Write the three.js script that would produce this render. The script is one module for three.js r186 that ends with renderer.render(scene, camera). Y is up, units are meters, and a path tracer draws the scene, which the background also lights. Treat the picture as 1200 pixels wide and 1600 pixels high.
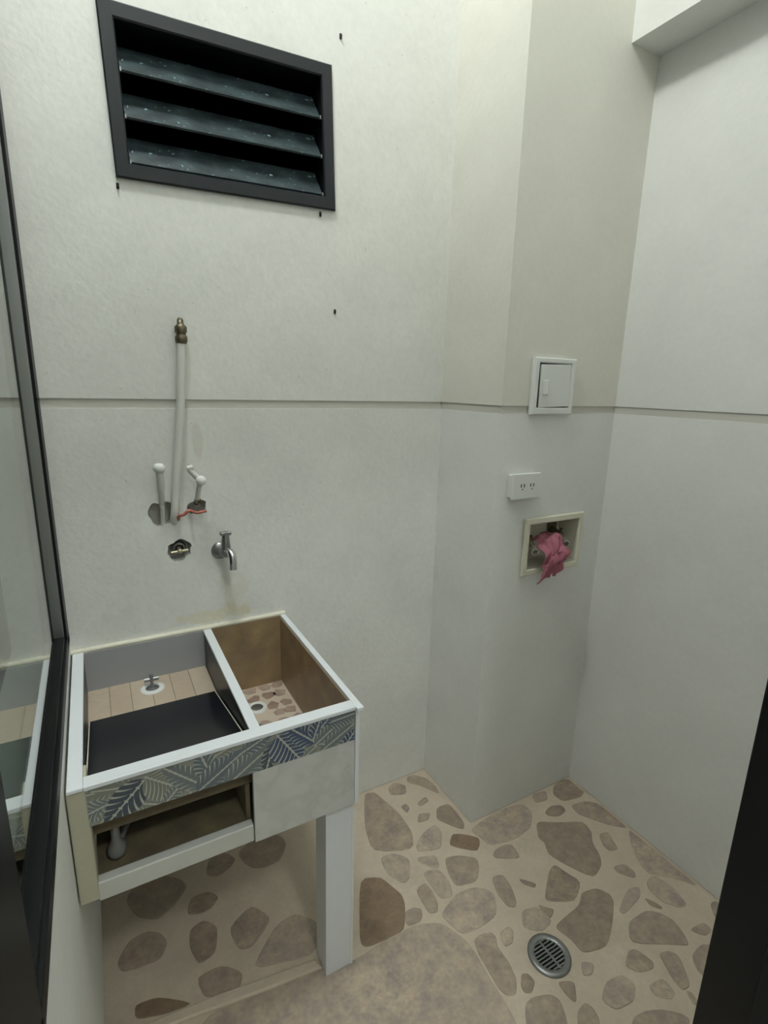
import * as THREE from 'three';
import { mergeGeometries, mergeVertices } from 'three/addons/utils/BufferGeometryUtils.js';
import { RoundedBoxGeometry } from 'three/addons/geometries/RoundedBoxGeometry.js';
import { ImprovedNoise } from 'three/addons/math/ImprovedNoise.js';

// ---------- camera, lamp, exposure ----------
const scene = new THREE.Scene();
scene.background = new THREE.Color(0x000000);
const camera = new THREE.PerspectiveCamera(88.66, 1200 / 1600, 0.01, 30);
camera.position.set(0.0984, 1.45, 1.4478);
camera.rotation.set(-0.2359, -0.5101, 0.0255, 'YXZ');
const renderer = new THREE.WebGLRenderer({ antialias: true });
renderer.toneMapping = THREE.LinearToneMapping;
renderer.toneMappingExposure = 1.0;
renderer.shadowMap.enabled = true;
const LAMP = { x: 0.15, y: 3.34, z: 0.57, power: 3.55, color: 0xfbfffb };          // bulb high over the sink, above the frame
const HALL = { x: 0.40, y: 2.6, z: 2.05, power: 2.15, color: 0xfbfffb };          // bulb of the room outside, behind the camera

// ---------- helpers ----------
const DP = 0.2927, XP = 1.115, XR = 1.5948, YC = 3.56, ZD = 1.2, YS = 0.766;   // pier depth, pier side, right wall, ceiling, door wall, sink rim
let seed = 7;
const rnd = () => { seed = (seed * 1664525 + 1013904223) >>> 0; return seed / 4294967296; };
const noise = new ImprovedNoise();
const fbm = (x, y, o = 4, z = 0.37) => { let s = 0, a = 0.5, f = 1; for (let i = 0; i < o; i++) { s += a * noise.noise(x * f, y * f, z + i * 7.1); a *= 0.5; f *= 2; } return s; };
const lin = (r, g, b) => new THREE.Color().setRGB(r, g, b);
function mesh(name, geo, mat, parent = scene) {
  const m = new THREE.Mesh(geo, mat); m.name = name; m.castShadow = m.receiveShadow = true; parent.add(m); return m;
}
const used = {};
function numbered(n) { if (used[n] === undefined) { used[n] = 0; return n; } used[n]++; return n + '_' + String(used[n]).padStart(3, '0'); }
function thing(name, label, category, group) {
  const g = new THREE.Group(); g.name = numbered(name); g.userData = { label, category }; if (group) g.userData.group = group; scene.add(g); return g;
}
function struct(o, label, category) { o.userData = { kind: 'structure', label, category }; return o; }
function uvMetres(geo) {                         // texture coordinates in metres by the way a face points
  const g = geo.index ? geo.toNonIndexed() : geo; const p = g.attributes.position, n = g.attributes.normal, uv = new Float32Array(p.count * 2);
  for (let i = 0; i < p.count; i++) {
    const ax = Math.abs(n.getX(i)), ay = Math.abs(n.getY(i)), az = Math.abs(n.getZ(i));
    let u, v;
    if (ay >= ax && ay >= az) { u = p.getX(i); v = p.getZ(i); } else if (ax >= az) { u = p.getZ(i); v = p.getY(i); } else { u = p.getX(i); v = p.getY(i); }
    uv[2 * i] = u; uv[2 * i + 1] = v;
  }
  g.setAttribute('uv', new THREE.BufferAttribute(uv, 2)); return g;
}
function box(x0, x1, y0, y1, z0, z1, r = 0) {
  const w = x1 - x0, h = y1 - y0, d = z1 - z0;
  const g = r ? new RoundedBoxGeometry(w, h, d, 2, r) : new THREE.BoxGeometry(w, h, d);
  g.translate((x0 + x1) / 2, (y0 + y1) / 2, (z0 + z1) / 2); return uvMetres(g);
}
function join(list) { return mergeGeometries(list.map(g => { const q = g.index ? g.toNonIndexed() : g; for (const k of Object.keys(q.attributes)) if (!['position', 'normal', 'uv'].includes(k)) q.deleteAttribute(k); return q; })); }
function tube(pts, r, seg = 24, rad = 12) { return new THREE.TubeGeometry(new THREE.CatmullRomCurve3(pts.map(p => new THREE.Vector3(...p))), seg, r, rad, false); }
function rod(a, b, r0, r1 = r0, n = 14) {
  const A = new THREE.Vector3(...a), B = new THREE.Vector3(...b), d = B.clone().sub(A), g = new THREE.CylinderGeometry(r1, r0, d.length(), n);
  g.applyQuaternion(new THREE.Quaternion().setFromUnitVectors(new THREE.Vector3(0, 1, 0), d.normalize())); g.translate((A.x + B.x) / 2, (A.y + B.y) / 2, (A.z + B.z) / 2); return g;
}
function ball(c, r, n = 16) { const g = new THREE.SphereGeometry(r, n, Math.round(n * 0.7)); g.translate(...c); return g; }
function lathe(pts, at, axis = 'y', n = 28) { const g = new THREE.LatheGeometry(pts.map(p => new THREE.Vector2(...p)), n); if (axis === 'z') g.rotateX(Math.PI / 2); g.translate(...at); return g; }
function rectPath(x0, x1, y0, y1) { const h = new THREE.Path(); h.moveTo(x0, y0); h.lineTo(x0, y1); h.lineTo(x1, y1); h.lineTo(x1, y0); h.closePath(); return h; }
function rectShape(x0, x1, y0, y1) { const s = new THREE.Shape(); s.moveTo(x0, y0); s.lineTo(x1, y0); s.lineTo(x1, y1); s.lineTo(x0, y1); s.closePath(); return s; }
function circlePath(x, y, r, wob = 0, n = 26) { const h = new THREE.Path(); for (let i = 0; i < n; i++) { const a = -i / n * Math.PI * 2, q = r * (1 + wob * noise.noise(Math.cos(a) * 1.7 + x * 9, Math.sin(a) * 1.7, y * 5)); i ? h.lineTo(x + q * Math.cos(a), y + q * Math.sin(a)) : h.moveTo(x + q * Math.cos(a), y + q * Math.sin(a)); } h.closePath(); return h; }
function extrude(shape, depth, bevel = 0) { return new THREE.ExtrudeGeometry(shape, { depth, bevelEnabled: bevel > 0, bevelSize: bevel, bevelThickness: bevel, bevelOffset: -bevel, bevelSegments: 1, curveSegments: 10 }); }

// ---------- textures ----------
function dataTex(w, h, fn, srgb = true, wrap = true) {
  const d = new Uint8Array(w * h * 4);
  for (let y = 0; y < h; y++) for (let x = 0; x < w; x++) { const c = fn(x / w, y / h), i = 4 * (y * w + x); for (let k = 0; k < 3; k++) d[i + k] = Math.max(0, Math.min(255, Math.round(255 * c[k]))); d[i + 3] = 255; }
  const t = new THREE.DataTexture(d, w, h); t.magFilter = THREE.LinearFilter; t.minFilter = THREE.LinearMipmapLinearFilter; t.generateMipmaps = true;
  if (wrap) t.wrapS = t.wrapT = THREE.RepeatWrapping; if (srgb) t.colorSpace = THREE.SRGBColorSpace; t.needsUpdate = true; return t;
}
const grey = v => [v, v, v];
const tileable = (u, v, f, o, z) => {            // blend of four shifted copies so that the pattern repeats without a seam
  const a = fbm(u * f, v * f, o, z), b = fbm((u - 1) * f, v * f, o, z), c = fbm(u * f, (v - 1) * f, o, z), d = fbm((u - 1) * f, (v - 1) * f, o, z);
  return (a * (1 - u) + b * u) * (1 - v) + (c * (1 - u) + d * u) * v;
};
const rep = (t, w, h = w) => { t.repeat.set(1 / w, 1 / h); return t; };
const plasterBump = rep(dataTex(512, 512, (u, v) => grey(0.5 + 0.55 * tileable(u, v, 46, 3, 0.2) + 0.5 * tileable(u, v, 9, 2, 1.3)), false), 0.55);
const plasterMap = rep(dataTex(256, 256, (u, v) => { const n = 0.965 + 0.05 * tileable(u, v, 5, 4, 2.2) + 0.03 * tileable(u, v, 60, 2, 4.2); return [n, n, n * 0.995]; }), 0.9);
const stoneMap = rep(dataTex(512, 512, (u, v) => { const a = tileable(u, v, 7, 5, 3.1), b = tileable(u, v, 26, 3, 5.7), n = 0.86 + 0.3 * a + 0.16 * b; return [n, n * (0.985 + 0.06 * b), n * (0.97 - 0.12 * a)]; }), 0.31);
const groutMap = rep(dataTex(256, 256, (u, v) => { const n = 0.95 + 0.09 * tileable(u, v, 6, 4, 12.1) + 0.07 * tileable(u, v, 34, 2, 7.7); return [n, n, n * 0.98]; }), 0.4);
const stoneBump = rep(dataTex(256, 256, (u, v) => grey(0.5 + 0.6 * tileable(u, v, 20, 4, 8.1)), false), 0.2);
const brownMap = rep(dataTex(256, 256, (u, v) => { const a = tileable(u, v, 4, 5, 9.3), b = tileable(u, v, 30, 2, 1.7), n = 0.9 + 0.28 * a + 0.07 * b; return [n, n * 0.98, n * (0.95 - 0.15 * a)]; }), 0.24);
const marbleMap = rep(dataTex(256, 256, (u, v) => { const w = Math.abs(tileable(u, v, 3, 4, 6.6)), k = Math.max(0, 1 - w * 9), n = 0.97 - 0.05 * k + 0.07 * tileable(u, v, 4, 3, 2.9); return [n, n, n * 1.0]; }), 0.26);

// ---------- materials ----------
const std = (color, roughness, o = {}) => new THREE.MeshStandardMaterial({ color, roughness, ...o });
const M = {
  ceiling: std(lin(0.84, 0.84, 0.82), 0.9, { map: plasterMap }),
  wall: std(lin(0.835, 0.845, 0.825), 0.75, { map: plasterMap, bumpMap: plasterBump, bumpScale: 0.0006 }),
  pier: std(lin(0.80, 0.79, 0.72), 0.75, { map: plasterMap, bumpMap: plasterBump, bumpScale: 0.0008 }),
  band: std(lin(0.62, 0.61, 0.56), 0.85, { map: plasterMap }),
  grout: std(lin(0.64, 0.55, 0.455), 0.8, { map: groutMap, bumpMap: stoneBump, bumpScale: 0.001 }),
  stoneP: std(lin(0.595, 0.51, 0.425), 0.55, { map: stoneMap, bumpMap: stoneBump, bumpScale: 0.0008 }),
  stoneM: std(lin(0.51, 0.425, 0.35), 0.55, { map: stoneMap, bumpMap: stoneBump, bumpScale: 0.0008 }),
  stoneD: std(lin(0.44, 0.36, 0.29), 0.5, { map: stoneMap, bumpMap: stoneBump, bumpScale: 0.0008 }),
  stoneB: std(lin(0.36, 0.265, 0.18), 0.5, { map: stoneMap, bumpMap: stoneBump, bumpScale: 0.0008 }),
  black: new THREE.MeshPhysicalMaterial({ color: lin(0.005, 0.006, 0.007), roughness: 0.42, specularIntensity: 0.45 }),
  blackFrame: new THREE.MeshPhysicalMaterial({ color: lin(0.014, 0.018, 0.023), roughness: 0.3, specularIntensity: 0.8 }),
  trim: std(lin(0.72, 0.76, 0.80), 0.35),
  white: std(lin(0.76, 0.78, 0.76), 0.4),
  cream: std(lin(0.72, 0.70, 0.58), 0.5),
  pvc: std(lin(0.68, 0.69, 0.65), 0.45),
  chrome: std(lin(0.62, 0.63, 0.64), 0.18, { metalness: 1 }),
  dullMetal: std(lin(0.30, 0.31, 0.31), 0.4, { metalness: 0.9 }),
  brass: std(lin(0.17, 0.145, 0.10), 0.4, { metalness: 0.8 }),
  copper: std(lin(0.45, 0.16, 0.12), 0.45, { metalness: 0.3 }),
  dark: std(lin(0.015, 0.015, 0.015), 0.7),
};

// ---------- structure ----------
// window opening: a rectangle turned a little in the plane of the wall, as it was set
const WIN = { cx: 0.459, cy: 2.064, w: 0.532, h: 0.334, turn: 0.034 };
const winPt = (u, v) => [WIN.cx + u * Math.cos(WIN.turn) - v * Math.sin(WIN.turn), WIN.cy + u * Math.sin(WIN.turn) + v * Math.cos(WIN.turn)];
function winPath(mu) { const h = new THREE.Path(), a = WIN.w / 2 - mu, b = WIN.h / 2 - mu; [[-a, -b], [-a, b], [a, b], [a, -b]].forEach(([u, v], i) => { const q = winPt(u, v); i ? h.lineTo(...q) : h.moveTo(...q); }); h.closePath(); return h; }

const BAND0 = 1.381, BAND1 = 1.404;
// old pipe chases knocked into the back wall
const HOLES = [[0.243, 1.112, 0.034], [0.330, 1.120, 0.024], [0.278, 1.006, 0.030]];
const backMap = dataTex(1024, 1024, (u, v) => {
  const x = -0.1 + u * 1.3, y = v * 2.7; let n = 0.955 + 0.05 * fbm(x * 5, y * 5, 4) + 0.03 * fbm(x * 60, y * 60, 2); let c = [n, n, n * 0.99];
  const blob = (cx, cy, rx, ry, k, w = 0.5) => { const d = Math.hypot((x - cx) / rx, (y - cy) / ry) + w * fbm(x * 22, y * 22, 3); return k * Math.max(0, Math.min(1, (1 - d) * 3)); };
  const mixc = (t, col) => { c = c.map((q, i) => q * (1 - t) + col[i] * t); };
  mixc(blob(0.341, 1.30, 0.014, 0.055, 0.16), [0.72, 0.66, 0.55]);          // brown water stain over the lever
  for (const [hx, hy, r] of HOLES) mixc(blob(hx, hy - 0.01, r * 1.75, r * 1.75, 0.75, 0.9), [0.99, 0.99, 0.985]);   // filler around the chases
  mixc(blob(0.30, 1.058, 0.045, 0.018, 0.8, 0.9), [1, 1, 0.995]); mixc(blob(0.215, 1.085, 0.03, 0.03, 0.7, 0.9), [1, 1, 0.99]);
  mixc(blob(0.09, 0.82, 0.09, 0.05, 0.07, 1.4), [0.72, 0.68, 0.57]); mixc(blob(0.36, 0.80, 0.10, 0.022, 0.35, 1.2), [0.93, 0.88, 0.72]);   // damp marks and old sealant above the sink
  mixc(blob(0.42, 0.86, 0.05, 0.07, 0.10, 1.4), [0.80, 0.74, 0.56]);
  const sp = noise.noise(x * 95, y * 95, 3.3); if (sp > 0.78) mixc(0.3, [0.6, 0.58, 0.52]);
  return c;
}, true, false);
backMap.wrapS = backMap.wrapT = THREE.ClampToEdgeWrapping; backMap.repeat.set(1 / 1.3, 1 / 2.7); backMap.offset.set(0.1 / 1.3, 0);
M.back = std(lin(0.835, 0.845, 0.825), 0.75, { map: backMap, bumpMap: plasterBump, bumpScale: 0.0011 });

const floorShape = rectShape(-0.9, 1.9, -3.2, 0.14); floorShape.holes.push(circlePath(1.03, -0.737, 0.045));
const floorGeo = extrude(floorShape, 0.058); floorGeo.rotateX(-Math.PI / 2); floorGeo.translate(0, -0.06, 0);
const floor = struct(mesh('floor', uvMetres(floorGeo), M.grout), 'cream grouted floor of irregular flat stones', 'floor');
const ceiling = struct(mesh('ceiling', box(-0.12, XR + 0.12, YC, YC + 0.08, -0.12, ZD + 0.1), M.ceiling), 'white plaster ceiling above the wash corner', 'ceiling');

const wallBack = new THREE.Group(); wallBack.name = 'wall_back'; scene.add(wallBack);
struct(wallBack, 'white plaster back wall with louvre window and bare pipes', 'wall');
{
  const up = rectShape(-0.12, XP, BAND1, YC); up.holes.push(winPath(0.008));
  const lo = rectShape(-0.12, XP, 0, BAND0); for (const [x, y, r] of HOLES) lo.holes.push(circlePath(x, y, r, 0.35));
  const gu = extrude(up, 0.14); gu.translate(0, 0, -0.14); const gl = extrude(lo, 0.14); gl.translate(0, 0, -0.1385);
  mesh('plaster', gu, M.back, wallBack); mesh('lower_plaster', gl, M.back, wallBack);
  mesh('dado_band', box(-0.12, XP, BAND0, BAND1, -0.14, -0.0025), M.band, wallBack);
  for (const [x, y, r] of HOLES) { const g = new THREE.CylinderGeometry(r * 1.3, r * 1.3, 0.02, 20); g.rotateX(Math.PI / 2); g.translate(x, y, -0.05); mesh('chase_bottom', g, M.band, wallBack); }
}
const wallPier = new THREE.Group(); wallPier.name = 'wall_pier'; scene.add(wallPier);
struct(wallPier, 'plastered pier standing out between back and right walls', 'wall');
const BOX = { x0: 1.256, x1: 1.474, y0: 0.896, y1: 1.046 };
{
  // side face leaf, then front with the valve niche cut in
  const mk = (y0, y1, z, hole) => { const s = rectShape(XP, XR + 0.12, y0, y1); if (hole) s.holes.push(rectPath(BOX.x0, BOX.x1, BOX.y0, BOX.y1)); const g = extrude(s, z + 0.12); g.translate(0, 0, -0.12); return uvMetres(g); };
  mesh('plaster', mk(BAND1, YC, DP), M.pier, wallPier);
  mesh('lower_plaster', mk(0, BAND0, DP + 0.0015, true), M.wall, wallPier);
  mesh('dado_band', box(XP + 0.0025, XR + 0.12, BAND0, BAND1, -0.12, DP - 0.0025), M.band, wallPier);
}
const wallRight = new THREE.Group(); wallRight.name = 'wall_right'; scene.add(wallRight);
struct(wallRight, 'smooth white right wall under the ceiling beam', 'wall');
mesh('plaster', box(XR, XR + 0.12, BAND1, YC, DP - 0.01, ZD + 0.1), M.wall, wallRight);
mesh('lower_plaster', box(XR - 0.0015, XR + 0.12, 0, BAND0, DP - 0.01, ZD + 0.1), M.wall, wallRight);
mesh('dado_band', box(XR + 0.0025, XR + 0.12, BAND0, BAND1, DP - 0.01, ZD + 0.1), M.band, wallRight);
const beam = struct(mesh('trim_1', box(XR - 0.119, XR, 2.369, YC, DP, ZD), M.wall), 'plastered ceiling beam running along the top of right wall', 'beam');
const wallLeft = struct(mesh('wall_left', box(-0.12, 0, 0, 0.802, 0, ZD + 0.1), M.wall), 'low plastered left wall under the black framed glazing', 'wall');
{ // wall with the doorway the photograph is taken through
  const s = rectShape(-0.9, 1.9, 0, YC); s.holes.push(rectPath(0.0, 0.80, 0.0005, 2.1));
  const g = extrude(s, 0.1); g.translate(0, 0, ZD);
  struct(mesh('wall_front', uvMetres(g), M.wall), 'plaster wall around the black framed doorway', 'wall');
  const d = new THREE.Group(); d.name = 'door_1'; scene.add(d); struct(d, 'black metal door frame at the lower right corner', 'door');
  mesh('jamb', join([box(0.758, 0.80, 0, 2.1, ZD - 0.012, ZD + 0.115, 0.003), box(0.775, 0.83, 0, 2.13, ZD - 0.012, ZD - 0.0005, 0.003), box(0.748, 0.76, 0, 2.1, ZD + 0.05, ZD + 0.07, 0.003)]), M.black, d);
  mesh('head', join([box(0.0, 0.80, 2.06, 2.1, ZD - 0.012, ZD + 0.115, 0.003)]), M.black, d);
}
// the room outside the doorway
struct(mesh('wall_hall_left', box(-0.9, -0.8, 0, 2.8, ZD + 0.1, 3.2), M.wall), 'plain left wall of the room outside the doorway', 'wall');
struct(mesh('wall_hall_right', box(1.8, 1.9, 0, 2.8, ZD + 0.1, 3.2), M.wall), 'plain right wall of the room outside the doorway', 'wall');
struct(mesh('wall_hall_back', box(-0.9, 1.9, 0, 2.8, 3.2, 3.3), M.wall), 'plain far wall of the room outside the doorway', 'wall');
struct(mesh('ceiling_hall', box(-0.9, 1.9, 2.8, 2.9, ZD + 0.1, 3.3), M.ceiling), 'white ceiling of the room outside the doorway', 'ceiling');
{ // glazing over the low left wall
  const w = new THREE.Group(); w.name = 'window_1'; scene.add(w); struct(w, 'tall black framed glazing over the low left wall mirroring the sink', 'window');
  mesh('stile', box(-0.045, 0.002, 0.802, YC, 0.002, 0.066, 0.003), M.black, w);
  mesh('stile', box(-0.045, 0.002, 0.802, YC, 0.945, ZD, 0.003), M.black, w);
  mesh('bottom_rail', join([box(-0.045, 0.002, 0.802, 0.834, 0.002, ZD, 0.003), box(-0.03, -0.004, 0.832, 0.846, 0.062, 0.99, 0.002)]), M.black, w);
  mesh('top_rail', box(-0.045, 0.002, YC - 0.06, YC, 0.002, ZD, 0.003), M.black, w);
  mesh('glazing_bead', join([box(-0.03, -0.004, 0.842, YC - 0.06, 0.064, 0.076, 0.002)]), M.dullMetal, w);
  mesh('pane', box(-0.016, -0.0145, 0.838, YC - 0.05, 0.055, 0.995), new THREE.MeshPhysicalMaterial({ color: lin(0.9, 0.95, 0.92), roughness: 0.02, transmission: 1, thickness: 0, ior: 1.5 }), w);
}

// ---------- floor stones ----------
const FLOOR_STONES = {
p: [
  [[1.095,0.320],[1.163,0.304],[1.268,0.300],[1.333,0.311],[1.343,0.356],[1.288,0.405],[1.198,0.417],[1.114,0.396],[1.106,0.363]],
  [[0.774,0.272],[0.821,0.276],[0.856,0.320],[0.820,0.376],[0.794,0.381],[0.767,0.331]],
  [[0.866,0.376],[0.916,0.390],[0.920,0.441],[0.903,0.484],[0.867,0.477],[0.865,0.430]],
  [[0.840,0.512],[0.916,0.482],[0.981,0.491],[1.019,0.530],[0.982,0.587],[0.921,0.594],[0.861,0.588],[0.844,0.541]],
  [[0.581,0.509],[0.676,0.500],[0.765,0.505],[0.826,0.532],[0.854,0.590],[0.862,0.639],[0.853,0.712],[0.852,0.763],[0.848,0.808],[0.813,0.865],[0.525,0.749],[0.221,0.587],[0.172,0.483],[0.236,0.449],[0.387,0.471],[0.516,0.493]],
  [[0.952,0.630],[0.989,0.629],[0.990,0.646],[0.966,0.668],[0.939,0.665]],
  [[1.580,0.566],[1.583,0.605],[1.583,0.678],[1.583,0.755],[1.583,0.807],[1.547,0.754],[1.488,0.711],[1.493,0.670],[1.533,0.613]],
  [[1.456,0.721],[1.497,0.716],[1.510,0.768],[1.496,0.827],[1.465,0.819],[1.436,0.782],[1.440,0.739]],
  [[1.198,0.907],[1.247,0.913],[1.244,0.949],[1.222,0.955],[1.192,0.931]],
  [[1.112,0.851],[1.163,0.860],[1.170,0.892],[1.134,0.913],[1.078,0.905],[1.066,0.872]],
  [[1.093,0.788],[1.119,0.807],[1.093,0.823],[1.070,0.814]],
  [[1.386,0.710],[1.421,0.722],[1.397,0.744],[1.306,0.757],[1.301,0.742]],
  [[1.052,0.611],[1.101,0.624],[1.109,0.674],[1.061,0.683],[1.020,0.652]],
  [[0.875,0.325],[0.936,0.343],[0.926,0.382],[0.911,0.387],[0.880,0.353]],
  [[0.944,0.256],[1.004,0.243],[1.004,0.281],[0.968,0.333],[0.895,0.311],[0.898,0.288]],
  [[0.416,0.328],[0.475,0.318],[0.529,0.373],[0.487,0.446],[0.407,0.427],[0.330,0.404]],
],
m: [
  [[0.850,0.010],[0.887,0.019],[0.901,0.077],[0.918,0.152],[0.916,0.236],[0.884,0.295],[0.764,0.240],[0.785,0.144]],
  [[0.941,0.025],[0.979,0.012],[1.007,0.045],[0.987,0.081],[0.932,0.059]],
  [[1.032,0.010],[1.062,0.010],[1.095,0.045],[1.105,0.095],[1.096,0.137],[1.080,0.111],[1.056,0.070],[1.021,0.034]],
  [[0.998,0.138],[1.043,0.124],[1.042,0.147],[1.002,0.153]],
  [[0.938,0.123],[0.962,0.119],[0.963,0.143],[0.943,0.158]],
  [[0.976,0.181],[1.017,0.193],[0.995,0.217],[0.953,0.210]],
  [[0.956,0.367],[0.998,0.378],[1.047,0.414],[1.032,0.445],[0.995,0.479],[0.928,0.463],[0.936,0.412]],
  [[1.110,0.420],[1.156,0.417],[1.182,0.428],[1.172,0.480],[1.127,0.459],[1.097,0.438]],
  [[1.044,0.489],[1.080,0.497],[1.077,0.537],[1.058,0.583],[1.042,0.595],[1.024,0.583],[1.025,0.535]],
  [[0.751,0.459],[0.783,0.459],[0.800,0.474],[0.788,0.495],[0.773,0.503],[0.737,0.497]],
  [[0.817,0.417],[0.854,0.408],[0.857,0.442],[0.851,0.480],[0.835,0.503],[0.812,0.495],[0.813,0.457]],
  [[0.878,0.612],[0.903,0.610],[0.933,0.618],[0.937,0.634],[0.922,0.656],[0.923,0.703],[0.913,0.739],[0.889,0.766],[0.867,0.758],[0.859,0.737],[0.863,0.686],[0.865,0.650]],
  [[0.891,0.793],[0.919,0.789],[0.964,0.805],[0.975,0.825],[0.960,0.860],[0.934,0.889],[0.847,0.849]],
  [[0.992,0.863],[1.025,0.858],[1.033,0.873],[1.029,0.896],[1.010,0.915],[0.964,0.894]],
  [[1.398,0.296],[1.459,0.306],[1.432,0.342],[1.381,0.332]],
  [[1.484,0.399],[1.549,0.409],[1.581,0.436],[1.583,0.494],[1.583,0.547],[1.579,0.559],[1.537,0.525],[1.512,0.488],[1.480,0.443]],
  [[1.472,0.533],[1.508,0.540],[1.490,0.577],[1.480,0.603],[1.449,0.595],[1.447,0.569]],
  [[1.408,0.639],[1.451,0.649],[1.453,0.685],[1.438,0.697],[1.419,0.680],[1.403,0.659]],
  [[1.297,0.777],[1.373,0.779],[1.402,0.805],[1.415,0.833],[1.406,0.867],[1.388,0.898],[1.348,0.873],[1.250,0.818]],
  [[1.228,0.828],[1.249,0.834],[1.262,0.877],[1.246,0.888],[1.205,0.877],[1.186,0.850]],
  [[1.294,0.872],[1.323,0.879],[1.336,0.900],[1.305,0.944],[1.289,0.958],[1.265,0.955],[1.267,0.929],[1.283,0.894]],
  [[1.272,0.959],[1.281,0.969],[1.273,0.991],[1.258,0.988]],
  [[1.367,0.916],[1.416,0.911],[1.444,0.924],[1.438,0.939],[1.419,0.944],[1.416,0.959],[1.347,0.965],[1.343,0.945]],
  [[1.103,0.935],[1.144,0.940],[1.184,0.959],[1.215,0.986],[1.220,1.001],[1.191,1.014],[1.071,0.950]],
  [[1.558,0.855],[1.583,0.856],[1.583,0.898],[1.543,0.900],[1.531,0.884]],
  [[1.429,0.871],[1.488,0.878],[1.485,0.901],[1.451,0.903]],
  [[0.302,0.273],[0.375,0.236],[0.412,0.298],[0.387,0.324],[0.344,0.353],[0.313,0.342]],
  [[0.203,0.360],[0.266,0.360],[0.309,0.404],[0.289,0.438],[0.213,0.418]],
],
d: [
  [[1.322,0.395],[1.381,0.432],[1.467,0.471],[1.457,0.517],[1.425,0.544],[1.405,0.593],[1.381,0.618],[1.323,0.637],[1.282,0.566],[1.261,0.510],[1.285,0.470],[1.279,0.448]],
  [[1.140,0.613],[1.218,0.555],[1.251,0.547],[1.261,0.585],[1.277,0.627],[1.211,0.664],[1.141,0.627]],
  [[1.100,0.690],[1.144,0.684],[1.212,0.678],[1.250,0.653],[1.303,0.665],[1.320,0.697],[1.312,0.717],[1.242,0.765],[1.184,0.794],[1.114,0.776],[1.116,0.737]],
  [[1.048,0.187],[1.097,0.189],[1.100,0.230],[1.095,0.284],[1.079,0.306],[1.059,0.286],[1.037,0.253],[1.021,0.227]],
  [[1.107,0.620],[1.119,0.636],[1.138,0.652],[1.110,0.667],[1.101,0.649]],
  [[0.933,0.737],[0.948,0.744],[0.951,0.766],[0.925,0.781],[0.910,0.773],[0.912,0.757]],
  [[1.001,0.793],[1.040,0.813],[1.009,0.847],[1.000,0.841],[0.998,0.819]],
  [[1.377,0.380],[1.418,0.368],[1.457,0.382],[1.453,0.409],[1.411,0.416],[1.379,0.397]],
  [[1.504,0.301],[1.553,0.293],[1.583,0.304],[1.578,0.357],[1.583,0.376],[1.551,0.389],[1.475,0.374],[1.468,0.332]],
  [[1.403,0.752],[1.416,0.772],[1.423,0.795],[1.414,0.797],[1.397,0.775]],
  [[0.209,0.230],[0.245,0.218],[0.277,0.254],[0.257,0.325],[0.213,0.332],[0.201,0.277]],
  [[1.114,0.530],[1.151,0.568],[1.137,0.577],[1.115,0.552]],
],
b: [
  [[0.685,0.306],[0.744,0.332],[0.761,0.380],[0.772,0.411],[0.763,0.444],[0.726,0.501],[0.676,0.500],[0.611,0.494],[0.603,0.473]],
  [[1.033,0.302],[1.074,0.329],[1.102,0.358],[1.086,0.381],[1.063,0.394],[1.015,0.355],[0.998,0.333]],
  [[0.063,0.354],[0.114,0.361],[0.188,0.415],[0.127,0.407],[0.063,0.387]],
],
};
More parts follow.
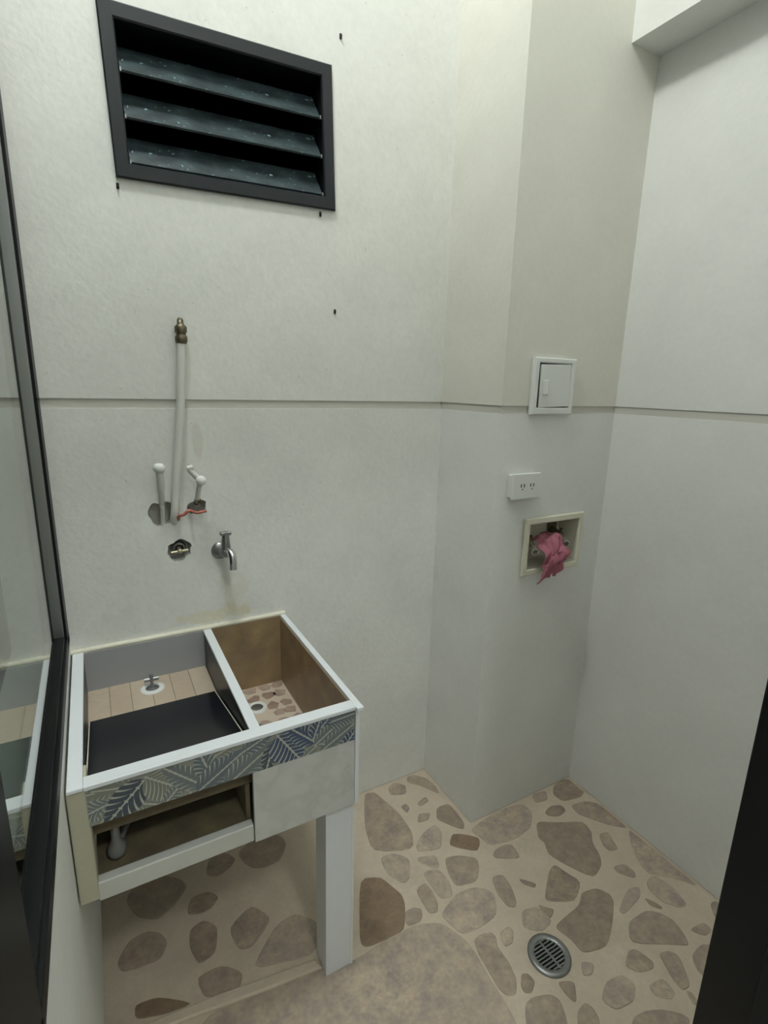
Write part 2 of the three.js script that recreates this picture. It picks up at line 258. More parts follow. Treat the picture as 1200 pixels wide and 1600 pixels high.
{
  const mats = { p: M.stoneP, m: M.stoneM, d: M.stoneD, b: M.stoneB }, placed = [];
  function stone(pts, mat) {
    // round each corner of the outline a little
    const s = new THREE.Shape(), n = pts.length;
    for (let i = 0; i < n; i++) {
      const a = pts[(i + n - 1) % n], b = pts[i], c = pts[(i + 1) % n], k = 0.28;
      const p = [b[0] + (a[0] - b[0]) * k, -(b[1] + (a[1] - b[1]) * k)], q = [b[0] + (c[0] - b[0]) * k, -(b[1] + (c[1] - b[1]) * k)];
      i ? s.lineTo(...p) : s.moveTo(...p); s.quadraticCurveTo(b[0], -b[1], ...q);
    }
    const g = new THREE.ExtrudeGeometry(s, { depth: 0.002, bevelEnabled: true, bevelSize: 0.0015, bevelThickness: 0.0008, bevelOffset: -0.001, bevelSegments: 1, curveSegments: 2 });
    g.rotateX(-Math.PI / 2); g.translate(0, -0.003 + rnd() * 0.0006, 0);
    mesh('stone', g, mat, floor);
    let cx = 0, cz = 0; for (const q of pts) { cx += q[0] / n; cz += q[1] / n; } let r = 0; for (const q of pts) r = Math.max(r, Math.hypot(q[0] - cx, q[1] - cz)); placed.push([cx, cz, r]);
  }
  for (const k of Object.keys(FLOOR_STONES)) for (const pts of FLOOR_STONES[k]) stone(pts, mats[k]);
  placed.push([1.03, 0.737, 0.075]);
  // the paving goes on under the sink and towards the doorway
  for (let t = 0; t < 900; t++) {
    const x = 0.06 + rnd() * 1.48, z = rnd() < 0.4 ? 0.05 + rnd() * 0.4 : 0.86 + rnd() * 1.1, r = 0.03 + rnd() * 0.06;
    if (z < 0.5 && x > 0.56) continue;
    if (x < 0.06 + r * 0.5 || x > XR - r - 0.01 || z < r || (z < 0.45 && z + r > 0.4) || Math.abs(z - 1.25) < 0.05 + r) continue;
    if (placed.some(q => Math.hypot(q[0] - x, q[1] - z) < (q[2] + r) * 0.92)) continue;
    const n = 6 + Math.floor(rnd() * 4), pts = []; for (let i = 0; i < n; i++) { const a = i / n * 6.283 + rnd() * 0.4, q = r * (0.75 + rnd() * 0.3); pts.push([x + q * Math.cos(a) * 1.1, z + q * Math.sin(a) * 0.9]); }
    stone(pts, [M.stoneP, M.stoneM, M.stoneM, M.stoneD][Math.floor(rnd() * 4)]);
  }
  // low mortar ridge along the front of the sink
  const s = new THREE.Shape(); s.moveTo(0.012, -0.40); [[0.10, -0.412], [0.25, -0.428], [0.40, -0.450], [0.48, -0.462], [0.488, -0.488], [0.36, -0.474], [0.2, -0.450], [0.012, -0.425]].forEach(q => s.lineTo(...q)); s.closePath();
  const g = extrude(s, 0.008, 0.004); g.rotateX(-Math.PI / 2); g.translate(0, -0.004, 0); mesh('mortar_ridge', g, M.grout, floor);
}

// ---------- floor drain ----------
{
  const d = thing('floor_drain', 'round grey metal drain grate set in the stone floor', 'drain'), cx = 1.03, cz = 0.737, R = 0.056;
  const h = 0.0012;
  mesh('rim', lathe([[0.038, h + 0.001], [0.041, h + 0.004], [0.050, h + 0.0045], [R, h + 0.001], [R, h - 0.003], [0.038, h - 0.003]].reverse(), [cx, 0, cz], 'y', 40), M.dullMetal, d);
  mesh('drain_pipe', lathe([[0, -0.22], [0.043, -0.22], [0.043, -0.002], [0.0448, -0.002], [0.0448, -0.222], [0, -0.222]].reverse(), [cx, 0, cz], 'y', 32), std(lin(0.22, 0.23, 0.23), 0.6), d);
  for (let i = -4; i <= 4; i++) { const z = i * 0.0085, hw = Math.sqrt(0.0395 ** 2 - z * z); mesh('bar', box(cx - hw, cx + hw, h - 0.003, h + 0.003, cz + z - 0.0019, cz + z + 0.0019), M.dullMetal, d); }
  mesh('spine', box(cx - 0.003, cx + 0.003, h - 0.003, h + 0.0036, cz - 0.039, cz + 0.039), M.dullMetal, d);
}

// ---------- louvre window ----------
{
  const w = new THREE.Group(); w.name = 'window_2'; w.position.set(WIN.cx, WIN.cy, 0); w.rotation.z = WIN.turn; scene.add(w);
  struct(w, 'black metal louvre window with three dirty glass slats in the back wall', 'window');
  const a = WIN.w / 2, b = WIN.h / 2, t = 0.031;
  const s = rectShape(-a, a, -b, b); s.holes.push(rectPath(-a + t, a - t, -b + t, b - t)); const f = extrude(s, 0.004, 0.003); f.translate(0, 0, 0.0035);
  const s2 = rectShape(-a + 0.009, a - 0.009, -b + 0.009, b - 0.009); s2.holes.push(rectPath(-a + t - 0.001, a - t + 0.001, -b + t - 0.001, b - t + 0.001)); const f2 = extrude(s2, 0.14); f2.translate(0, 0, -0.137);
  mesh('frame', f, M.blackFrame, w); mesh('reveal', f2, M.black, w);
  const dirt = dataTex(512, 128, (u, v) => { const n = fbm(u * 9, v * 3, 4, 2.1), sp = noise.noise(u * 46, v * 11, 5.5); const k = sp > 0.6 ? 0.95 : 0.36 + 0.26 * n + 0.1 * fbm(u * 60, v * 16, 2); return [k * 0.86, k * 1.0, k * 1.03]; }, true, false);
  const glass = new THREE.MeshPhysicalMaterial({ color: lin(0.75, 0.8, 0.82), map: dirt, roughness: 0.3, transmission: 0.35, thickness: 0, ior: 1.5 });
  const x0 = -a + t + 0.003, x1 = a - t - 0.003;
  for (let i = 0; i < 3; i++) {
    const yb = -b + t + 0.004 + i * 0.0885;
    const g = new THREE.BoxGeometry(x1 - x0, 0.082, 0.005); g.rotateX(-0.66); g.translate((x0 + x1) / 2, yb + 0.033, -0.026); mesh('slat', g, glass, w);
    for (const [px, sx] of [[x0, 1], [x1, -1]]) { const c = box(px - 0.0015, px + 0.0015, yb - 0.002, yb + 0.006, -0.004, 0.004); mesh('slat_clip', c, M.dullMetal, w); }
  }
}

// ---------- laundry sink ----------
{
  const s = thing('laundry_sink', 'small built-in laundry sink with white trim, leaf tiled front and one white leg', 'sink');
  const X0 = 0.004, X1 = 0.566, ZF = 0.532, D0 = 0.324, D1 = 0.346, FL = 0.655, FR = 0.548;
  const greyTile = std(lin(0.36, 0.37, 0.385), 0.45), darkTile = std(lin(0.04, 0.042, 0.052), 0.35), blackTile = new THREE.MeshPhysicalMaterial({ color: lin(0.005, 0.006, 0.011), roughness: 0.2, specularIntensity: 0.5 }),
    brownTile = std(lin(0.39, 0.295, 0.185), 0.35, { map: brownMap }), plaster = std(lin(0.50, 0.49, 0.38), 0.8, { map: plasterMap, bumpMap: plasterBump, bumpScale: 0.0008 }),
    marble = std(lin(0.60, 0.61, 0.585), 0.35, { map: marbleMap });
  // trim round the rim
  mesh('rim_trim', box(X0, 0.029, YS - 0.008, YS, 0.006, ZF + 0.004, 0.002), M.trim, s);
  mesh('rim_trim', box(0.029, 0.552, YS - 0.010, YS - 0.0005, 0.506, ZF + 0.004, 0.002), M.trim, s);
  mesh('rim_trim', box(0.550, X1, YS - 0.010, YS + 0.0005, 0.004, ZF + 0.013, 0.002), M.trim, s);
  mesh('rim_trim', box(D0, D1, YS - 0.008, YS - 0.0008, 0.010, 0.507, 0.002), M.trim, s);
  { const g = tube([[0.0, YS + 0.001, 0.006], [0.1, YS + 0.002, 0.007], [0.2, YS + 0.001, 0.006], [0.33, YS + 0.002, 0.007], [0.45, YS + 0.001, 0.006], [0.566, YS + 0.001, 0.005]], 0.0075, 40, 8); mesh('sealant', g, M.cream, s); }
  // left bowl
  mesh('bowl_back', box(0.026, D0 + 0.003, FL - 0.02, YS - 0.003, 0.002, 0.016), greyTile, s);
  mesh('bowl_side', box(0.008, 0.028, FL - 0.02, YS - 0.007, 0.002, 0.52), darkTile, s);
  mesh('bowl_divider', box(D0 + 0.0015, D0 + 0.011, FR - 0.02, YS - 0.007, 0.002, 0.52), darkTile, s);
  mesh('bowl_front', box(0.028, D0 + 0.002, 0.683, YS - 0.008, 0.508, 0.520), darkTile, s);
  const rawShaded = std(lin(0.17, 0.145, 0.095), 0.9, { map: brownMap, bumpMap: plasterBump, bumpScale: 0.0015 });  // unpainted inner faces, with the shade of the open cabinet put into the colour
  const wood = [0, 1, 2].map(k => std(lin(0.55 + 0.02 * k, 0.45 + 0.02 * k, 0.36 + 0.02 * k), 0.45, { map: groutMap }));
  for (let i = 0; i < 6; i++) { const w = (D0 + 0.001 - 0.0285) / 6, x = 0.0285 + i * w; mesh('floor_tile', box(x, x + w - 0.0012, FL - 0.012, FL + (i % 2) * 0.0004, 0.016, 0.24), wood[(i * 2 + 1) % 3], s); }
  mesh('bowl_floor', box(0.026, D0 + 0.002, FL - 0.022, FL - 0.002, 0.002, 0.50), rawShaded, s);
  { // black washboard slab sloping down to the bowl floor
    const p = new THREE.Shape(); p.moveTo(-0.168, FL - 0.001); p.lineTo(-0.168, FL + 0.006); p.lineTo(-0.508, 0.741); p.lineTo(-0.508, 0.731); p.closePath();
    const g = extrude(p, 0.286); g.rotateY(Math.PI / 2); g.translate(0.033, 0, 0); mesh('washboard', uvMetres(g), blackTile, s);
    for (const x of [0.0315, 0.3205]) { const q = rod([x, FL + 0.004, 0.168], [x, 0.741, 0.508], 0.0014, 0.0014, 6); mesh('joint', q, M.cream, s); }
  }
  { const dr = mesh('drain', lathe([[0.0, 0.001], [0.016, 0.001], [0.018, 0.004], [0.027, 0.004], [0.030, 0.001], [0.030, -0.001]].reverse(), [0.178, FL + 0.0005, 0.074], 'y', 30), M.white, s);
    mesh('strainer', lathe([[0, 0.004], [0.006, 0.0045], [0.015, 0.003], [0.018, 0.001]].reverse(), [0.178, FL + 0.001, 0.074], 'y', 24), M.dullMetal, dr);
    mesh('stopper', join([rod([0.178, FL + 0.004, 0.07], [0.178, FL + 0.02, 0.066], 0.004), rod([0.160, FL + 0.021, 0.060], [0.196, FL + 0.021, 0.060], 0.0055), rod([0.178, FL + 0.018, 0.064], [0.178, FL + 0.034, 0.058], 0.0045)]), M.dullMetal, dr); }
  // right bowl, deeper
  mesh('bowl_back', box(D1 - 0.003, 0.552, FR - 0.02, YS - 0.003, 0.002, 0.014), brownTile, s);
  mesh('bowl_side', box(0.548, 0.556, FR - 0.02, YS - 0.008, 0.002, 0.524), brownTile, s);
  mesh('bowl_divider', box(D0 + 0.012, D1 - 0.001, FR - 0.02, YS - 0.007, 0.002, 0.52), brownTile, s);
  mesh('bowl_front', box(D1 - 0.003, 0.549, FR - 0.02, YS - 0.009, 0.512, 0.523), brownTile, s);
  const bf = mesh('bowl_floor', box(D1 - 0.003, 0.549, FR - 0.02, FR - 0.0015, 0.01, 0.52), std(lin(0.62, 0.53, 0.43), 0.5), s);
  const mos = [std(lin(0.52, 0.40, 0.33), 0.5, { map: stoneMap }), std(lin(0.58, 0.47, 0.40), 0.5, { map: stoneMap }), std(lin(0.45, 0.33, 0.27), 0.5, { map: stoneMap })];
  for (let i = 0; i < 5; i++) for (let j = 0; j < 11; j++) {
    const cx = 0.366 + i * 0.040 + (rnd() - 0.5) * 0.012, cz = 0.036 + j * 0.044 + (rnd() - 0.5) * 0.014; if (Math.hypot(cx - 0.440, cz - 0.125) < 0.042) continue;
    const q = new THREE.Shape(), n = 5 + Math.floor(rnd() * 3); for (let k = 0; k < n; k++) { const a = k / n * 6.283 + rnd() * 0.6, r = 0.016 + rnd() * 0.008; k ? q.lineTo(cx + r * Math.cos(a), -cz + r * Math.sin(a)) : q.moveTo(cx + r * Math.cos(a), -cz + r * Math.sin(a)); } q.closePath();
    const g = extrude(q, 0.002); g.rotateX(-Math.PI / 2); g.translate(0, FR - 0.003, 0); mesh('mosaic_stone', g, mos[Math.floor(rnd() * 3)], bf);
  }
  { const dr = mesh('drain', lathe([[0.0, 0.0005], [0.016, 0.0005], [0.018, 0.004], [0.026, 0.004], [0.029, 0.001], [0.029, -0.002]].reverse(), [0.440, FR, 0.125], 'y', 30), M.white, s);
    mesh('strainer', lathe([[0, 0.003], [0.012, 0.0035], [0.018, 0.001]].reverse(), [0.440, FR + 0.001, 0.125], 'y', 24), M.dullMetal, dr); }
  // leaf print on the front tile: flat print
  const cv = document.createElement('canvas'); cv.width = 1400; cv.height = 208; const c = cv.getContext('2d');
  c.fillStyle = '#8d8f85'; c.fillRect(0, 0, 1400, 208);
  const LINE = '#b4b5a9';
  function leaf(x0, y0, x1, y1, wid, col, n = 9) {
    const L = Math.hypot(x1 - x0, y1 - y0), a = Math.atan2(y1 - y0, x1 - x0);
    c.save(); c.translate(x0, y0); c.rotate(a);
    c.beginPath(); c.moveTo(0, 0); c.bezierCurveTo(L * 0.12, -wid * 1.5, L * 0.68, -wid * 1.25, L, 0); c.bezierCurveTo(L * 0.68, wid * 1.25, L * 0.12, wid * 1.5, 0, 0); c.closePath();
    c.fillStyle = LINE; c.fill(); c.save(); c.clip(); c.strokeStyle = col; c.lineWidth = L / n * 0.62;
    for (let i = -4; i < n + 1; i++) for (const sgn of [-1, 1]) { const u = L * (i + 0.5) / n; c.beginPath(); c.moveTo(u, sgn * 3); c.bezierCurveTo(u + L * 0.10, sgn * wid * 0.25, u + L * 0.22, sgn * wid * 0.65, u + L * 0.26, sgn * wid * 1.3); c.stroke(); }
    c.restore(); c.strokeStyle = LINE; c.lineWidth = 9; c.stroke(); c.beginPath(); c.moveTo(-8, 0); c.lineTo(L, 0); c.stroke(); c.restore();
  }
  const G = '#7d8076', S = '#646e76', B = '#43536e', K = '#434e59', W = '#70787a';
  [[110, 110, -60, 150, 60, W, 8], [40, 215, 130, 120, 40, G, 6], [200, 40, -40, 30, 50, G, 9], [250, 70, 20, 20, 40, G, 9], [180, 150, 320, 215, 44, G, 7], [255, 40, 60, 235, 78, K, 7], [258, 30, 450, 185, 96, G, 11], [330, 220, 420, 130, 40, W, 6], [520, 180, 330, 0, 60, W, 8], [570, 150, 505, -40, 58, S, 7], [490, 215, 760, 40, 78, S, 11], [590, 30, 720, -15, 34, G, 6],
   [630, 240, 930, 45, 84, W, 12], [730, 60, 900, -10, 48, S, 7], [905, 60, 850, 240, 46, K, 6], [925, 20, 1060, 225, 104, B, 8], [1150, 140, 985, -15, 62, B, 8], [1135, 120, 1190, -25, 46, B, 6], [1145, 160, 1340, 30, 56, W, 9], [1180, 215, 1400, 95, 56, W, 9], [1220, 40, 1430, 25, 60, S, 10], [1335, 235, 1415, 130, 44, B, 5], [1080, 215, 1160, 165, 26, W, 5], [1190, 50, 1260, -20, 30, B, 5]].forEach(q => leaf(...q));
  const lt = new THREE.CanvasTexture(cv); lt.colorSpace = THREE.SRGBColorSpace;
  const ap = new THREE.BoxGeometry(0.518, 0.077, 0.012); { const n = ap.attributes.normal, uv = ap.attributes.uv; for (let i = 0; i < uv.count; i++) if (n.getZ(i) < 0.5) uv.setXY(i, 0.35, 0.02); } ap.translate(0.291, 0.7185, ZF - 0.006);
  mesh('apron_tile', ap, std(lin(0.92, 0.95, 0.96), 0.35, { map: lt }), s).userData.label = 'tile strip printed with striped blue and grey leaves';
  // carcass
  mesh('front_panel', box(0.322, 0.552, 0.508, 0.680, ZF - 0.012, ZF - 0.001, 0.0015), marble, s).userData.label = 'pale marbled tile under the deep bowl';
  mesh('side_panel', box(0.5525, 0.563, 0.508, YS - 0.010, 0.002, ZF, 0.002), M.trim, s);
  mesh('cabinet_bottom', box(0.330, 0.556, 0.503, 0.514, 0.002, ZF - 0.013), plaster, s);
  mesh('cabinet_divider', box(0.312, 0.321, 0.5465, 0.632, 0.002, ZF - 0.03), std(lin(0.2, 0.17, 0.11), 0.9, { map: brownMap }), s);  // the same interior shade is put into this brown
  mesh('post', box(0.002, 0.034, 0.518, YS - 0.009, 0.46, ZF - 0.001, 0.003), plaster, s);
  const shelf = mesh('shelf', box(0.032, 0.3205, 0.514, 0.546, 0.002, ZF - 0.022), rawShaded, s);
  mesh('shelf_edge', box(0.032, 0.3205, 0.511, 0.552, ZF - 0.024, ZF - 0.003, 0.003), std(lin(0.60, 0.61, 0.58), 0.5, { map: plasterMap }), shelf);
  mesh('cabinet_shade_panel', box(0.032, 0.3125, 0.545, 0.636, 0.001, 0.010), rawShaded, s);  // panel added over the wall, its dark colour stands for shade
  mesh('leg', join([box(0.490, 0.562, -0.001, 0.503, 0.447, 0.510, 0.002)]), M.trim, s);
  mesh('leg_corner', box(0.5565, 0.5635, -0.001, 0.5025, 0.5045, 0.5115, 0.0015), M.white, s);
  mesh('drain_trap', join([lathe([[0, -0.022], [0.013, -0.021], [0.017, -0.012], [0.016, 0.004], [0.010, 0.010], [0.008, 0.022], [0.008, 0.062]], [0.068, 0.571, 0.475], 'y', 20), tube([[0.07, 0.571, 0.475], [0.10, 0.58, 0.40], [0.15, 0.60, 0.2], [0.178, 0.63, 0.075]], 0.007, 20, 8)]), std(lin(0.17, 0.17, 0.165), 0.4), s);
}

// ---------- plumbing on the back wall ----------
{
  const p = thing('riser_pipe', 'bent white plastic riser pipe with a brass fitting on top', 'pipe');
  mesh('tube', tube([[0.269, 1.078, -0.012], [0.270, 1.10, 0.010], [0.278, 1.18, 0.015], [0.292, 1.295, 0.016], [0.301, 1.38, 0.016], [0.307, 1.46, 0.016], [0.3125, 1.548, 0.016]], 0.0105, 48, 16), M.pvc, p);
  mesh('fitting', join([lathe([[0, -0.014], [0.0125, -0.014], [0.0155, -0.008], [0.0155, 0.002], [0.012, 0.006], [0.0125, 0.010], [0.0155, 0.014], [0.0155, 0.026], [0.011, 0.030], [0.008, 0.034], [0.008, 0.042], [0, 0.042]], [0.3135, 1.553, 0.016], 'y', 6), ball([0.3137, 1.594, 0.016], 0.007, 10)]), M.brass, p).userData.label = 'dull brass fitting';
}
{
  const v = thing('stop_valve', 'upright grey stub with white round cap left of the riser pipe', 'valve');
  mesh('stem', join([rod([0.243, 1.075, -0.012], [0.243, 1.13, 0.004], 0.006), rod([0.243, 1.125, -0.005], [0.241, 1.18, 0.022], 0.007, 0.0075), rod([0.241, 1.178, 0.021], [0.239, 1.228, 0.034], 0.0095)]), M.pvc, v);
  mesh('cap', lathe([[0, -0.011], [0.010, -0.011], [0.0145, -0.004], [0.0145, 0.004], [0.010, 0.010], [0.003, 0.012], [0, 0.012]], [0.2385, 1.236, 0.036], 'y', 18), M.white, v);
}
{
  const v = thing('lever_valve', 'slanted lever with white round knob right of the riser pipe', 'valve');
  mesh('stem', join([rod([0.331, 1.12, -0.02], [0.330, 1.15, 0.015], 0.007), rod([0.330, 1.148, 0.014], [0.336, 1.198, 0.034], 0.0065)]), M.pvc, v);
  mesh('lever', join([rod([0.336, 1.197, 0.033], [0.310, 1.228, 0.036], 0.007), rod([0.305, 1.231, 0.0362], [0.319, 1.234, 0.0362], 0.0065)]), M.pvc, v);
  mesh('knob', ball([0.337, 1.198, 0.039], 0.0135), M.white, v);
  mesh('nut', join([lathe([[0, 0], [0.006, 0], [0.006, 0.012], [0, 0.012]], [0.327, 1.133, 0.004], 'z', 6), lathe([[0, 0], [0.005, 0], [0.005, 0.012], [0, 0.012]], [0.338, 1.136, 0.004], 'z', 6)]), M.brass, v);
}
{
  const h = thing('quarter_turn_valve', 'wavy red metal handle sticking out below the slanted lever', 'valve');
  mesh('handle', tube([[0.279, 1.093, 0.012], [0.280, 1.106, 0.028], [0.292, 1.110, 0.031], [0.303, 1.119, 0.032], [0.312, 1.117, 0.032], [0.322, 1.112, 0.031], [0.348, 1.114, 0.029]], 0.0042, 40, 8), M.copper, h);
  mesh('spindle', rod([0.310, 1.115, -0.002], [0.310, 1.115, 0.034], 0.0045), M.brass, h);
}
{
  const h = thing('pipe_outlet', 'capped brass pipe outlet in a broken hole below the red handle', 'pipe');
  mesh('socket', lathe([[0.010, 0.0], [0.017, 0.0], [0.020, 0.012], [0.017, 0.026], [0.012, 0.028], [0.010, 0.020]], [0.278, 1.006, -0.034], 'z', 18), M.dullMetal, h);
  mesh('cross_handle', join([rod([0.256, 1.000, 0.0], [0.300, 1.003, 0.0], 0.0035), rod([0.278, 1.008, -0.03], [0.278, 1.004, 0.006], 0.006), ball([0.278, 1.004, 0.006], 0.0065, 10)]), std(lin(0.55, 0.5, 0.36), 0.35, { metalness: 0.7 }), h);
}
{
  const t = thing('tap', 'grey metal garden tap over the deep bowl of the sink', 'tap');
  mesh('flange', lathe([[0.0, 0.0], [0.024, 0.0], [0.0245, 0.005], [0.017, 0.012], [0.011, 0.014]].reverse(), [0.384, 0.992, 0.0005], 'z', 24), M.dullMetal, t);
  mesh('body', join([rod([0.384, 0.992, 0.005], [0.389, 1.002, 0.054], 0.012), ball([0.389, 1.002, 0.056], 0.0165), rod([0.389, 1.002, 0.056], [0.388, 1.040, 0.062], 0.014, 0.010)]), M.dullMetal, t);
  mesh('handle', join([rod([0.388, 1.036, 0.062], [0.388, 1.060, 0.064], 0.011, 0.008), box(0.373, 0.403, 1.050, 1.061, 0.057, 0.071, 0.004)]), M.dullMetal, t);
  mesh('spout', tube([[0.389, 1.002, 0.054], [0.394, 1.006, 0.070], [0.398, 0.998, 0.083], [0.399, 0.984, 0.087], [0.399, 0.960, 0.087]], 0.0105, 24, 14), M.chrome, t);
}
[[0.746, 2.312, 'dark screw left in the wall above the window corner'], [0.732, 1.651, 'dark screw left in the bare wall right of the riser pipe'], [0.201, 1.872, 'dark screw below the left corner of the louvre window'], [0.689, 1.893, 'dark screw below the right corner of the louvre window']].forEach(([x, y, label], i) => {
  const g = join([rod([x, y, -0.004], [x, y - 0.001, 0.007], 0.0028, 0.0022, 8), box(x - 0.003, x + 0.003, y - 0.006, y + 0.006, 0.0002, 0.003, 0.001)]);
  const o = mesh(numbered('wall_screw'), g, M.dark); o.userData = { label, category: 'screw', group: 'old screws in the back wall' };
});

// ---------- fittings on the pier ----------
{
  const e = thing('switch_box', 'white square electrical box cover with small lever on the pier', 'electrical box'), z = DP;
  const s = rectShape(1.214, 1.380, 1.380, 1.541); s.holes.push(rectPath(1.234, 1.362, 1.400, 1.526)); const f = extrude(s, 0.010, 0.003); f.translate(0, 0, z + 0.003);
  mesh('cover_frame', f, M.white, e);
  mesh('back_box', box(1.230, 1.366, 1.396, 1.530, z + 0.0003, z + 0.003), std(lin(0.16, 0.16, 0.16), 0.6), e);  // thin plate, shade of the gap behind the door put into its grey
  const g = new RoundedBoxGeometry(0.120, 0.121, 0.006, 2, 0.002); g.rotateZ(0.03); g.translate(1.3005, 1.4625, z + 0.0125); const dr = mesh('cover_door', g, M.white, e);
  mesh('lever', box(1.250, 1.262, 1.436, 1.478, z + 0.0155, z + 0.030, 0.003), M.white, dr);
}
{
  const e = thing('wall_socket', 'white double power socket on the pier above the valve niche', 'socket'), z = DP + 0.0015;
  mesh('back_box', box(1.158, 1.260, 1.138, 1.207, z, z + 0.022, 0.003), M.white, e);
  const pl = mesh('faceplate', box(1.155, 1.263, 1.134, 1.211, z + 0.020, z + 0.028, 0.003), M.white, e);
  for (const cx of [1.193, 1.230]) { for (const [dx, r] of [[-0.006, 0], [0.006, 0]]) mesh('slot', box(cx + dx - 0.0016, cx + dx + 0.0016, 1.170, 1.180, z + 0.0262, z + 0.0284), M.dark, pl); mesh('slot', rod([cx, 1.164, z + 0.0262], [cx, 1.164, z + 0.0284], 0.0022, 0.0022, 8), M.dark, pl); }
}
{
  const b = thing('valve_niche', 'cream framed washing machine valve box sunk into the pier', 'valve box'), z = DP + 0.0015, q = BOX;
  const s = rectShape(q.x0 - 0.020, q.x1 + 0.018, q.y0 - 0.017, q.y1 + 0.019); s.holes.push(rectPath(q.x0 + 0.0015, q.x1 - 0.0015, q.y0 + 0.0015, q.y1 - 0.0015)); const f = extrude(s, 0.006, 0.003); f.translate(0, 0, z + 0.0032);
  mesh('frame', f, M.cream, b);
  const d = 0.075, t = 0.0015, e = 0.0008;
  mesh('lining', join([box(q.x0 + e, q.x1 - e, q.y0 + e, q.y1 - e, z - d, z - d + t), box(q.x0 + e, q.x0 + t + e, q.y0 + e, q.y1 - e, z - d, z), box(q.x1 - t - e, q.x1 - e, q.y0 + e, q.y1 - e, z - d, z), box(q.x0 + e, q.x1 - e, q.y0 + e, q.y0 + t + e, z - d, z), box(q.x0 + e, q.x1 - e, q.y1 - t - e, q.y1 - e, z - d, z)]), M.cream, b);
}
[[1.303, 0.975, 'left brass washing machine valve half hidden by pink cloth'], [1.437, 0.985, 'right brass washing machine valve beside the pink cloth']].forEach(([x, y, label]) => {
  const v = thing('washer_valve', label, 'valve', 'valves in the niche'), z0 = DP - 0.0715;
  mesh('flange', box(x - 0.020, x + 0.020, y - 0.006, y + 0.030, z0, z0 + 0.006, 0.002), M.brass, v);
  mesh('body', join([rod([x, y + 0.010, z0 + 0.004], [x - 0.004, y, z0 + 0.045], 0.009), ball([x - 0.004, y, z0 + 0.045], 0.012, 12), rod([x - 0.004, y, z0 + 0.045], [x - 0.006, y + 0.022, z0 + 0.05], 0.005)]), M.brass, v);
  mesh('spout', join([rod([x - 0.004, y, z0 + 0.045], [x - 0.022, y - 0.014, z0 + 0.085], 0.0095), rod([x - 0.019, y - 0.011, z0 + 0.078], [x - 0.0265, y - 0.017, z0 + 0.094], 0.012)]), std(lin(0.75, 0.74, 0.70), 0.25, { metalness: 0.9 }), v);
  mesh('spout_mouth', rod([x - 0.0262, y - 0.0168, z0 + 0.0935], [x - 0.0267, y - 0.0172, z0 + 0.0946], 0.0088), std(lin(0.12, 0.11, 0.10), 0.5), v);
});
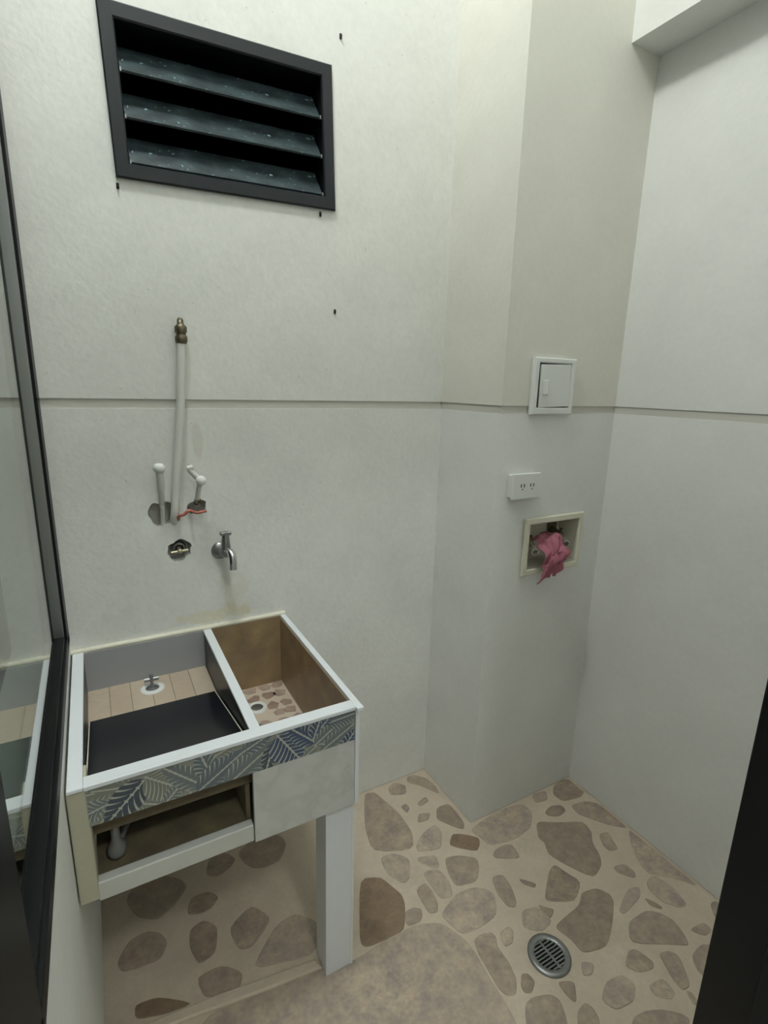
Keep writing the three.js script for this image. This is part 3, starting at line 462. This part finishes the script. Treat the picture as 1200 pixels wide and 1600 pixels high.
{ // rag: crumpled sheet gathered over the valves and hanging out over the lower edge
  const nu = 56, nv = 60, pos = [], idx = [], c = new THREE.Color();
  for (let j = 0; j <= nv; j++) for (let i = 0; i <= nu; i++) {
    const u = i / nu * 2 - 1, v = j / nv;                       // v: from inside the niche to the hanging tip
    const w = 0.024 + 0.038 * Math.sin(Math.min(1, v * 1.35) * Math.PI * 0.78) - 0.016 * Math.max(0, v - 0.7) / 0.3;
    const path = v < 0.45 ? v / 0.45 : 1, fall = Math.max(0, (v - 0.38) / 0.62);
    let x = 1.362 - 0.020 * v + u * w + 0.008 * Math.sin(v * 7 + u * 2) - 0.022 * Math.max(0, v - 0.6) * (1 + u);
    let y = 0.988 + 0.012 * Math.sin(path * Math.PI) - 0.102 * Math.pow(fall, 1.1) - 0.020 * u * u - 0.012 * path;
    let z = DP - 0.045 + 0.080 * path + 0.010 * Math.sin(fall * 3) - 0.014 * u * u;
    const f = fbm(u * 2.1 + 3, v * 3.4, 3, 5.1), f2 = 1 - Math.abs(fbm(u * 3.0 + v * 2.2, v * 2.4 - u, 2, 9.4)) * 2.6;
    z += 0.026 * f + 0.015 * f2 + 0.006 * Math.sin(v * 21 + u * 3.2 + 5 * f) * Math.sin(Math.PI * v); y += 0.012 * fbm(u * 3.3, v * 3.3 + 8, 2, 2.2) + 0.010 * f2 + 0.010 * u * fall + 0.005 * Math.sin(v * 21 + u * 3.2 + 5 * f + 1.4); x += 0.014 * fbm(u * 2.6 + 5, v * 4 + 2, 2, 7.7);
    pos.push(x, y, z);
  }
  for (let j = 0; j < nv; j++) for (let i = 0; i < nu; i++) { const a = j * (nu + 1) + i, b = a + 1, d = a + nu + 1, e = d + 1; idx.push(a, d, b, b, d, e); }
  const g = new THREE.BufferGeometry(); g.setAttribute('position', new THREE.Float32BufferAttribute(pos, 3)); g.setIndex(idx); g.computeVertexNormals();
  const n = g.attributes.normal, m = pos.length / 3, back = [];                // give the cloth a thickness
  for (let i = 0; i < m; i++) back.push(pos[3 * i] - n.getX(i) * 0.0016, pos[3 * i + 1] - n.getY(i) * 0.0016, pos[3 * i + 2] - n.getZ(i) * 0.0016);
  const all = pos.concat(back), id2 = idx.slice(); for (let k = 0; k < idx.length; k += 3) id2.push(idx[k] + m, idx[k + 2] + m, idx[k + 1] + m);
  const edge = []; for (let i = 0; i <= nu; i++) edge.push(i); for (let j = 1; j <= nv; j++) edge.push(j * (nu + 1) + nu); for (let i = nu - 1; i >= 0; i--) edge.push(nv * (nu + 1) + i); for (let j = nv - 1; j >= 0; j--) edge.push(j * (nu + 1));
  for (let k = 0; k + 1 < edge.length; k++) { const a = edge[k], b = edge[k + 1]; id2.push(a, b, a + m, b, b + m, a + m); }
  const h = new THREE.BufferGeometry(); h.setAttribute('position', new THREE.Float32BufferAttribute(all, 3)); h.setIndex(id2); h.computeVertexNormals();
  const o = mesh('cloth', h, new THREE.MeshPhysicalMaterial({ color: lin(0.42, 0.15, 0.20), roughness: 0.95, sheen: 0.4, sheenRoughness: 0.6, sheenColor: lin(0.5, 0.3, 0.35), side: THREE.DoubleSide }));
  o.userData = { label: 'crumpled pink cloth stuffed between the valves in the niche', category: 'cloth' };
}

// ---------- lamps (outside the frame) ----------
function bulbLamp(L, top, label) {
  const l = thing('ceiling_lamp', label, 'lamp'), h = top - L.y;
  mesh('lamp_holder', lathe([[0, h], [0.045, h], [0.045, h - 0.012], [0.022, h - 0.02], [0.020, 0.092], [0, 0.092]].reverse(), [L.x, L.y, L.z], 'y', 24), M.white, l);
  const b = mesh('bulb', ball([L.x, L.y, L.z], 0.1, 24), new THREE.MeshStandardMaterial({ color: 0xffffff, emissive: L.color, emissiveIntensity: 3, roughness: 0.4 }), l); b.castShadow = false;
  const p = new THREE.PointLight(L.color, L.power, 0, 2); p.position.set(L.x, L.y, L.z); p.castShadow = true; p.shadow.radius = 4.8; p.shadow.mapSize.set(2048, 2048); p.shadow.bias = -0.001; l.add(p);
}
bulbLamp(LAMP, YC, 'white globe lamp on the ceiling above the sink');
bulbLamp(HALL, 2.8, 'white globe lamp on the ceiling of the room outside');

renderer.render(scene, camera);
